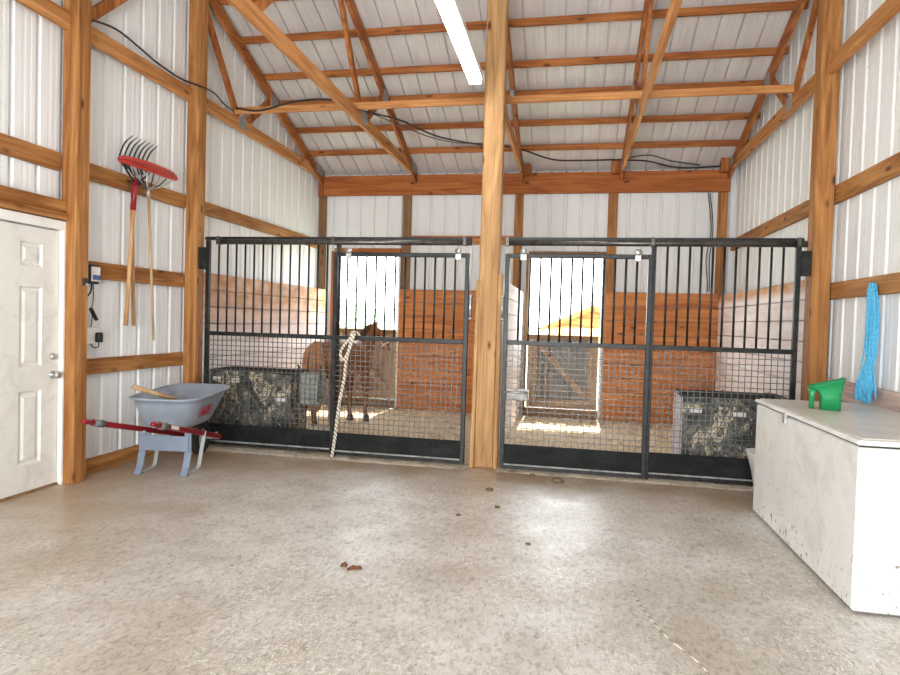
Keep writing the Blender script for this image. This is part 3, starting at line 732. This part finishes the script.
bm = bm_(); beam(bm, A+D*.20+Vector((.0, 0, .0005)), A+D*.30+Vector((.0, 0, .0005)), .0425, .030); obj('sticker', bm, M_PLW, wbr, False, None, 'white sticker on the right handle')
def text_mesh(body, size, ext=.001, shear=0, off=0):
    c = bpy.data.curves.new('t', 'FONT'); c.body = body; c.size = size; c.extrude = ext; c.align_x = 'CENTER'; c.align_y = 'CENTER'; c.shear = shear; c.offset = off
    o = bpy.data.objects.new('t', c); COL.objects.link(o); dg = bpy.context.evaluated_depsgraph_get(); dg.update()
    me = bpy.data.meshes.new_from_object(o.evaluated_get(dg)); bpy.data.objects.remove(o); return me
me = text_mesh('ACE', .105, .003, .35, .004); me.materials.clear(); me.materials.append(M_REDTX)
lg = bpy.data.objects.new('logo', me); COL.objects.link(lg); lg.parent = wbr
# on the right-hand side of the tray, following its slope
nrm = Vector((.95, 0, -.30)).normalized(); fx = Vector((-.03, 1, .05)).normalized(); fz = nrm.cross(fx).normalized()
lg.matrix_local = Matrix(((fx.x, fz.x, nrm.x, .309), (fx.y, fz.y, nrm.y, .05), (fx.z, fz.z, nrm.z, .535), (0, 0, 0, 1)))
lg['label'] = 'red slanted letters on the tray side'
# stick and fork handle lying in the tray
bm = bm_(); tube(bm, [(-3.625, 4.60, .765), (-3.40, 4.87, .635)], .021, 10); solo('tool_handle', bm, HANDLE2, 'short weathered wooden tool handle sticking out of the wheelbarrow tray', 'handle', None, True)

# ------------------------------------------------------------------ tools hanging on the left wall
def LP(y, z, x=-3.93): return (x, y, z)
pf = thing('manure_fork', 'manure fork with black upturned tines and red socket hanging on the left wall', 'fork', (-3.93, 4.93, 1.27))
def R0(p): return (p[0]+3.93, p[1]-4.93, p[2]-1.27)
bm = bm_(); tube(bm, [R0(LP(4.885, 1.275)), R0(LP(4.965, 2.40))], .019, 10); obj('handle', bm, HANDLE, pf, True)
bm = bm_(); tube(bm, [R0(LP(4.955, 2.32)), R0(LP(4.975, 2.52)), R0(LP(4.985, 2.60))], [.024, .024, .017], 10); obj('socket', bm, M_RED, pf, True)
bm = bm_(); tube(bm, spline([R0(LP(4.78, 2.74)), R0(LP(4.90, 2.63)), R0(LP(4.985, 2.585)), R0(LP(5.08, 2.63)), R0(LP(5.16, 2.70))], 5), .009, 7); obj('tine_crossbar', bm, M_TINE, pf, True)
for i in range(7):
    yb = 4.78+i*.056; lean = .10+.012*i
    bm = bm_(); tube(bm, spline([R0(LP(4.83+i*.050, 2.64+abs(i-3)*.016)), R0(LP(yb+.025, 2.74, -3.955)), R0(LP(yb+.06, 2.83, -3.965)), R0(LP(yb+.105, 2.92, -3.955)), R0(LP(yb+.165, 2.99, -3.93))], 4), [.0075]*13+[.006, .005, .004, .002], 6)
    obj('tine', bm, M_TINE, pf, True)
rk = thing('leaf_rake', 'leaf rake with wide red head and thin wooden handle hanging beside the manure fork', 'rake', (-3.90, 5.17, 1.13))
def R1(p): return (p[0]+3.90, p[1]-5.17, p[2]-1.13)
bm = bm_(); tube(bm, [R1(LP(5.225, 1.135, -3.90)), R1(LP(5.12, 2.52, -3.90))], .0125, 9); obj('handle', bm, HANDLE2, rk, True)
bm = bm_(); tube(bm, [R1(LP(5.123, 2.46, -3.90)), R1(LP(5.115, 2.56, -3.90))], .017, 9); obj('ferrule', bm, M_ZINC, rk, True)
bm = bm_()
cr = spline([R1(LP(4.735, 2.725, -3.90)), R1(LP(4.78, 2.750, -3.885)), R1(LP(4.95, 2.760, -3.85)), R1(LP(5.15, 2.765, -3.84)), R1(LP(5.38, 2.762, -3.86)), R1(LP(5.50, 2.748, -3.89)), R1(LP(5.52, 2.730, -3.90)), R1(LP(5.42, 2.722, -3.90)), R1(LP(5.15, 2.715, -3.89)), R1(LP(4.93, 2.712, -3.89)), R1(LP(4.78, 2.712, -3.90)), R1(LP(4.735, 2.725, -3.90))], 5)
ctr = R1(LP(5.13, 2.735, -3.87))
n = len(cr)-1
tube(bm, cr, .016, 8, False)
cv = [bm.verts.new(Vector(p)*1) for p in cr[:-1]]
bm.faces.new(cv)
obj('rake_head', bm, M_REDPL, rk, True)
for k in range(8):
    y = 4.80+k*.092
    bm = bm_(); tube(bm, spline([R1(LP(5.115, 2.54, -3.90)), R1(LP(5.115+(y-5.115)*.6, 2.585+.03*abs(k-3.5)/3.5, -3.895)), R1(LP(y, 2.695, -3.885))], 5), .006, 6); obj('tine', bm, M_ZINC if k % 2 else M_TINE, rk, True)
sh = thing('hoe', 'wooden-handled tool hanging half hidden behind the manure fork', 'hoe', (-3.975, 5.045, 1.27))
bm = bm_(); tube(bm, [(0, .0, 0), (0, -.05, 1.12)], .017, 9); obj('handle', bm, HANDLE, sh, True)
bm = bm_(); tube(bm, [(0, -.05, 1.12), (0, -.05, 1.26), (.02, -.05, 1.32)], .010, 8); box(bm, -.02, .04, -.10, .06, 1.31, 1.322); obj('blade', bm, M_TINE, sh)

# ------------------------------------------------------------------ charger, outlet, cables on the left wall
ch = thing('fence_charger', 'small black white and blue charger box on the left wall beside the door post', 'charger', (-4.005, 4.545, 1.625))
bm = bm_(); box(bm, 0, .05, -.075, .05, 0, .16, .008); obj('housing', bm, M_DARK, ch)
bm = bm_(); box(bm, .0505, .064, -.055, .045, .02, .145, .006); obj('face_plate', bm, M_PLW, ch)
bm = bm_(); box(bm, .0645, .070, -.045, .035, .035, .075, .003); obj('badge', bm, M_BLUE, ch)
bm = bm_(); tube(bm, spline([(.03, -.02, 0), (.03, -.03, -.07), (.01, -.09, -.15), (-.01, -.13, -.18)], 6), .007, 6); obj('lead', bm, M_CABLE, ch, True)
ob = thing('outlet_box', 'white electrical outlet box on the left wall with black adaptor plugged in', 'outlet', (-4.005, 4.545, 1.10))
bm = bm_(); box(bm, -.04, .03, -.06, .06, .02, .155, .006); obj('box', bm, M_PLW, ob)
bm = bm_(); box(bm, .031, .075, .02, .075, .03, .115, .008); obj('adaptor', bm, M_DARK, ob)
bm = bm_(); tube(bm, spline([(.05, .05, .03), (.05, .04, -.01), (.04, .0, -.01), (.03, -.02, .02)], 6), .005, 6); obj('lead', bm, M_CABLE, ob, True)
bm = bm_(); tube(bm, spline([(-3.985, 4.555, 1.63), (-3.985, 4.56, 1.50), (-3.985, 4.54, 1.40), (-3.985, 4.55, 1.34), (-3.985, 4.535, 1.258)], 6), .004, 6)
beam(bm, (-3.985, 4.53, 1.42), (-3.985, 4.60, 1.32), .022, .022); solo('inline_switch_cable', bm, M_CABLE, 'thin cable with black inline switch between the charger and the outlet box', 'cable', None, True)
lt = thing('latch_stub', 'small black and steel latch stub on the right face of the door post', 'latch', (-3.8735, 4.33, 1.60))
bm = bm_(); box(bm, 0, .02, -.02, .02, 0, .06, .003); obj('plate', bm, M_DARK, lt)
bm = bm_(); tube(bm, [(.02, .0, .015), (.045, .0, .0)], .012, 8); obj('pin', bm, M_ZINC, lt, True)
bm = bm_(); tube(bm, spline([(-3.94, 4.35, 3.757), (-3.935, 4.70, 3.83), (-3.93, 5.0, 3.80), (-3.935, 5.24, 3.77), (-3.925, 5.6, 3.753), (-3.855, 5.84, 3.76), (-3.84, 6.05, 3.77), (-3.90, 6.35, 3.76), (-3.93, 6.62, 3.76)], 8), .009, 7)
solo('power_cable', bm, M_CABLE, 'black power cable sagging along the truss on the left wall', 'cable', None, True)
def under(x, y, d=.11): return (x, y, rtop(y)-d)
bm = bm_(); tube(bm, spline([(-3.9, 6.59, 3.80), (-3.6, 6.60, 3.76), (-3.2, 6.60, 3.84), (-2.75, 6.60, 3.85), (-2.48, 6.70, 3.77), under(-2.2, 7.6, .42), under(-1.9, 8.35, .10), under(-1.35, 8.55, .09), under(-.85, 8.62, .10), under(-.35, 8.85, .12), under(.05, 8.95, .08), under(.50, 8.98, .06), under(.72, 9.04, .03), under(1.0, 9.12, .0), under(1.45, 9.24, .02), (2.0, 9.27, 3.685)], 10), .011, 7)
solo('roof_cable', bm, M_CABLE, 'long black cable looping below the purlins across the roof', 'cable', None, True)
bm = bm_(); tube(bm, spline([(-2.37, 6.80, 3.77), under(-2.2, 7.7, .42), under(-1.95, 8.2, .22), under(-1.6, 8.38, .18), under(-1.2, 8.52, .10)], 8), .006, 6)
solo('roof_wire', bm, M_CABLE, 'thin wire hanging beside the roof cable left of the middle post', 'wire', None, True)
bm = bm_(); tube(bm, spline([under(.72, 9.0, .02), under(1.0, 9.02, -.02), under(1.3, 9.12, .0), (1.7, 9.20, 3.69)], 8), .008, 6)
solo('roof_wire', bm, M_CABLE, 'second black wire above the right end of the back beam', 'wire', None, True)
for dx, lab in ((0, 'black wire hanging down the back wall at its right end'), (.03, 'thin dark wire hanging just right of the black one in the right corner')):
    bm = bm_(); tube(bm, spline([(1.86+dx, 9.40+dx*.6, 3.34), (1.91+dx, 9.41+dx*.6, 3.0), (1.92+dx, 9.41+dx*.6, 2.75), (1.87+dx*1.6, 9.40+dx*.6, 2.4), (1.90+dx, 9.40+dx*.6, 2.05), (1.90+dx, 9.40+dx*.6, 1.93)], 8), .007, 6)
    solo('hanging_wire', bm, M_CABLE, lab, 'wire', None, True)

# ------------------------------------------------------------------ strip light
sl = thing('strip_light', 'glowing white fluorescent strip light hanging under the roof left of the middle post', 'light', (-.925, 4.35, 3.57))
bm = bm_(); box(bm, -.065, .065, -1.3, 1.25, .03, .09, .006); obj('housing', bm, M_PLW, sl)
for s in (-1, 1):
    bm = bm_(); tube(bm, [(s*.036, -1.27, .008), (s*.036, 1.22, .008)], .020, 12); obj('tube', bm, M_LAMP, sl, True, None, 'glowing fluorescent tube')
for y in (-1.28, 1.235):
    bm = bm_(); box(bm, -.06, .06, y-.012, y+.012, -.02, .03, .003); obj('lamp_holder', bm, M_ZINC, sl)
for y in (-.9, .9):
    bm = bm_(); tube(bm, [(.0, y, .09), (.05, y, .14)], .006, 6); obj('hanger', bm, M_ZINC, sl, True)

# ------------------------------------------------------------------ chest freezer
fz = thing('chest_freezer', 'large dirty white chest freezer against the right wall', 'freezer', (1.78, 4.22, 0))
bm = bm_(); box(bm, -.364, .40, -.86, .85, .015, .835, .012); obj('cabinet', bm, M_FRZ, fz)
bm = bm_(); box(bm, -.35, .39, -.845, .84, .835, .847); obj('lid_gasket', bm, M_DARK, fz)
bm = bm_(); box(bm, -.378, .405, -.875, .86, .848, .872, .008); ld = obj('lid', bm, M_LIDEDGE, fz)
bm = bm_(); box(bm, -.345, .40, -.84, .84, .8725, .880, .003); obj('lid_top', bm, M_LID, ld)
bm = bm_(); box(bm, -.386, -.366, .16, .20, .79, .862, .003); obj('lid_lock', bm, M_ZINC, fz)
bm = bm_()
for x in (-.30, .34):
    for y in (-.78, .78): tube(bm, [(x, y, 0), (x, y, .016)], .022, 8)
obj('feet', bm, M_DARK, fz)
# white tub behind the freezer
bm = bm_(); loft(bm, [rrect(.16, .14, 0), rrect(.20, .165, .25), rrect(.245, .18, .40), rrect(.25, .185, .41), rrect(.24, .178, .41), rrect(.19, .155, .25), rrect(.15, .13, .02)])
o = solo('plastic_tub', bm, M_PLW, 'white tapered tub on the floor between the freezer and the right stall front', 'tub', None, True); o.location = (1.695, 5.36, 0)
# green scoop on the lid
gs = thing('feed_scoop', 'green plastic feed scoop standing on the freezer lid', 'scoop', (1.70, 4.56, .881), math.radians(-14))
def srect(x0, x1, d, z0, z1, r=.02):
    # rounded rectangle ring whose rim height runs from z0 (left) to z1 (right)
    pts = []
    for cxx, cyy, a0 in ((x1-r, d-r, 0), (x0+r, d-r, 90), (x0+r, -d+r, 180), (x1-r, -d+r, 270)):
        for k in range(4):
            a = math.radians(a0+30*k); pts.append((cxx+r*math.cos(a), cyy+r*math.sin(a)))
    return [(x, y, z0+(z1-z0)*((x-x0)/(x1-x0))**2.2) for x, y in pts]
bm = bm_()
loft(bm, [srect(-.028, .085, .07, 0, 0), srect(-.030, .088, .074, .085, .095), srect(-.05, .094, .08, .125, .145), srect(-.100, .104, .088, .150, .212), srect(-.105, .109, .092, .153, .218), srect(-.099, .101, .085, .153, .214), srect(-.045, .090, .076, .128, .145), srect(-.024, .084, .069, .088, .095), srect(-.020, .079, .062, .006, .006)])
obj('bowl', bm, M_GREEN, gs, True)
bm = bm_(); loft(bm, [srect(-.092, -.066, .035, 0, 0, .01), srect(-.094, -.064, .036, .09, .09, .01), srect(-.104, -.050, .045, .140, .140, .01)]); obj('handle', bm, M_GREEN, gs, True)
# blue baling twine
bm = bm_(); rnd = random.Random(11)
for i in range(46):
    y = 5.03+rnd.uniform(-.055, .055); x = 2.165+rnd.uniform(-.018, .012); y1 = 4.99+rnd.uniform(-.11, .11)
    x1 = 2.165-rnd.uniform(0, .03)
    zt = 1.745+rnd.uniform(-.03, .02)
    tube(bm, spline([(2.178, 5.03+rnd.uniform(-.02, .02), zt-.02), (x-.008, y*.5+2.515, zt), (x, y, 1.62), (x+rnd.uniform(-.01, .01), y+rnd.uniform(-.03, .03), 1.3), (x1-.02, y1, 1.05), (x1-.02, y1+rnd.uniform(-.04, .04), rnd.uniform(.885, .96))], 4), .0055, 5)
solo('baling_twine', bm, M_TWINE, 'hank of bright blue baling twine hanging from the right wall board over the freezer', 'twine', None, True)

# ------------------------------------------------------------------ floor litter
bm = bm_(); lumps(bm, -.042, .042, -.018, .018, .003, .008, 6, 3, 12, True, .014)
o = solo('dry_leaf', bm, M_LEAFB, 'curled dry brown leaf in the middle of the concrete floor', 'leaf', None, True, None, False); o.location = (-1.14, 3.25, 0); o.rotation_euler = (0, 0, .5)
bm = bm_(); lumps(bm, -.02, .02, -.014, .014, .003, .008, 4, 3, 13, True, .014)
o = solo('dry_leaf', bm, M_LEAFB, 'small dark leaf scrap just left of the curled leaf on the floor', 'leaf', None, True, None, False); o.location = (-1.21, 3.27, 0)
for x, y, s, lab in ((-.07, 5.52, .06, 'largest brown clod on the floor in front of the right stall door'), (-.62, 5.07, .035, 'brown clod on the floor in front of the middle post'),
                     (-.50, 4.62, .022, 'small brown clod farther out on the floor in front of the middle post'), (-.30, 5.68, .03, 'brown clod close to the right stall door bottom left'),
                     (-.22, 3.90, .018, 'tiny dark pebble in the centre of the floor'), (-.75, 4.35, .02, 'small dark clod left of centre on the concrete')):
    bm = bm_(); bmesh.ops.create_icosphere(bm, subdivisions=2, radius=s)
    for v in bm.verts: v.co = v.co*random.uniform(.75, 1.1); v.co.z = max(v.co.z*.45, -s*.25)
    o = solo('dirt_clod', bm, M_CLOD, lab, 'clod', 'clods on the concrete', True); o.location = (x, y, 0)
bm = bm_(); tube(bm, spline([(.36, 3.37, .004), (.38, 3.25, .004), (.40, 3.14, .004), (.47, 2.9, .004), (.575, 2.69, .004), (.60, 2.55, .004)], 8), .0035, 5)
solo('baling_string', bm, M_ROPE, 'thin pale string lying on the floor left of the freezer', 'string', None, True)

# ------------------------------------------------------------------ outside the back openings
bm = bm_(); box(bm, -40, 40, YB+.06, 90, -.3, -.06); o = solo('ground', bm, M_GRASS, 'pale sunlit grass paddock outside the stall openings', 'ground', None, False, 'structure', False)
def tree(x, y, h, r, label, seed):
    t = thing('tree', label, 'tree', (x, y, -.06), 0, 'trees outside the openings'); rnd = random.Random(seed)
    bm = bm_(); tube(bm, [(0, 0, 0), (.05, 0, h*.35), (0, .1, h*.7)], [.16, .12, .05], 8)
    for k in range(5):
        a = rnd.uniform(0, 6.28); tube(bm, [(0, 0, h*(.3+.06*k)), (math.cos(a)*r*.6, math.sin(a)*r*.6, h*(.5+.07*k))], [.06, .02], 6)
    obj('trunk', bm, M_BARK, t, True)
    bm = bm_()
    for k in range(2200):
        d = Vector((rnd.gauss(0, 1), rnd.gauss(0, 1), rnd.gauss(0, 1))).normalized()*r*rnd.uniform(.45, 1)**.5
        c = Vector((d.x, d.y, h*.62+d.z*h*.38/r)); a = Vector((rnd.gauss(0, 1), rnd.gauss(0, 1), rnd.gauss(0, 1))).normalized()*.12
        b = a.cross(Vector((rnd.gauss(0, 1), rnd.gauss(0, 1), .3))).normalized()*.06
        bm.faces.new([bm.verts.new(q) for q in (c-a, c+b, c+a, c-b)])
    obj('foliage', bm, M_LEAF, t)
tree(2.0, 30, 3.4, 1.5, 'leafy green tree behind the shed outside the right opening', 1)
tree(-11.5, 30, 2.4, 2.2, 'bushy green tree outside the left opening', 2)
tree(-7.6, 34, 2.0, 1.6, 'smaller green tree outside beyond the right edge of the left opening', 3)
hs = thing('run_in_shed', 'small pale timber shed with gabled roof outside the right opening', 'shed', (.75, 22, -.06))
bm = bm_(); box(bm, -1.5, 1.5, 0, 2.4, 0, 1.35); obj('shed_wall', bm, wood('shed_boards', 'z', (.45, .25, .10), (.68, .45, .22), False), hs)
for s in (-1, 1):
    bm = bm_(); beam(bm, (0, -.25, 2.05), (s*1.8, -.25, 1.24), .06, .14, (0, 0, 1)); beam(bm, (0, 1.2, 2.12), (s*1.8, 1.2, 1.31), 2.9, .04, (0, 0, 1)); obj('roof_slope', bm, TX, hs)
bm = bm_(); loft(bm, [[(-1.5, y, 1.35), (1.5, y, 1.35), (0, y, 2.03)] for y in (0, 2.4)]); obj('gable', bm, TX, hs)
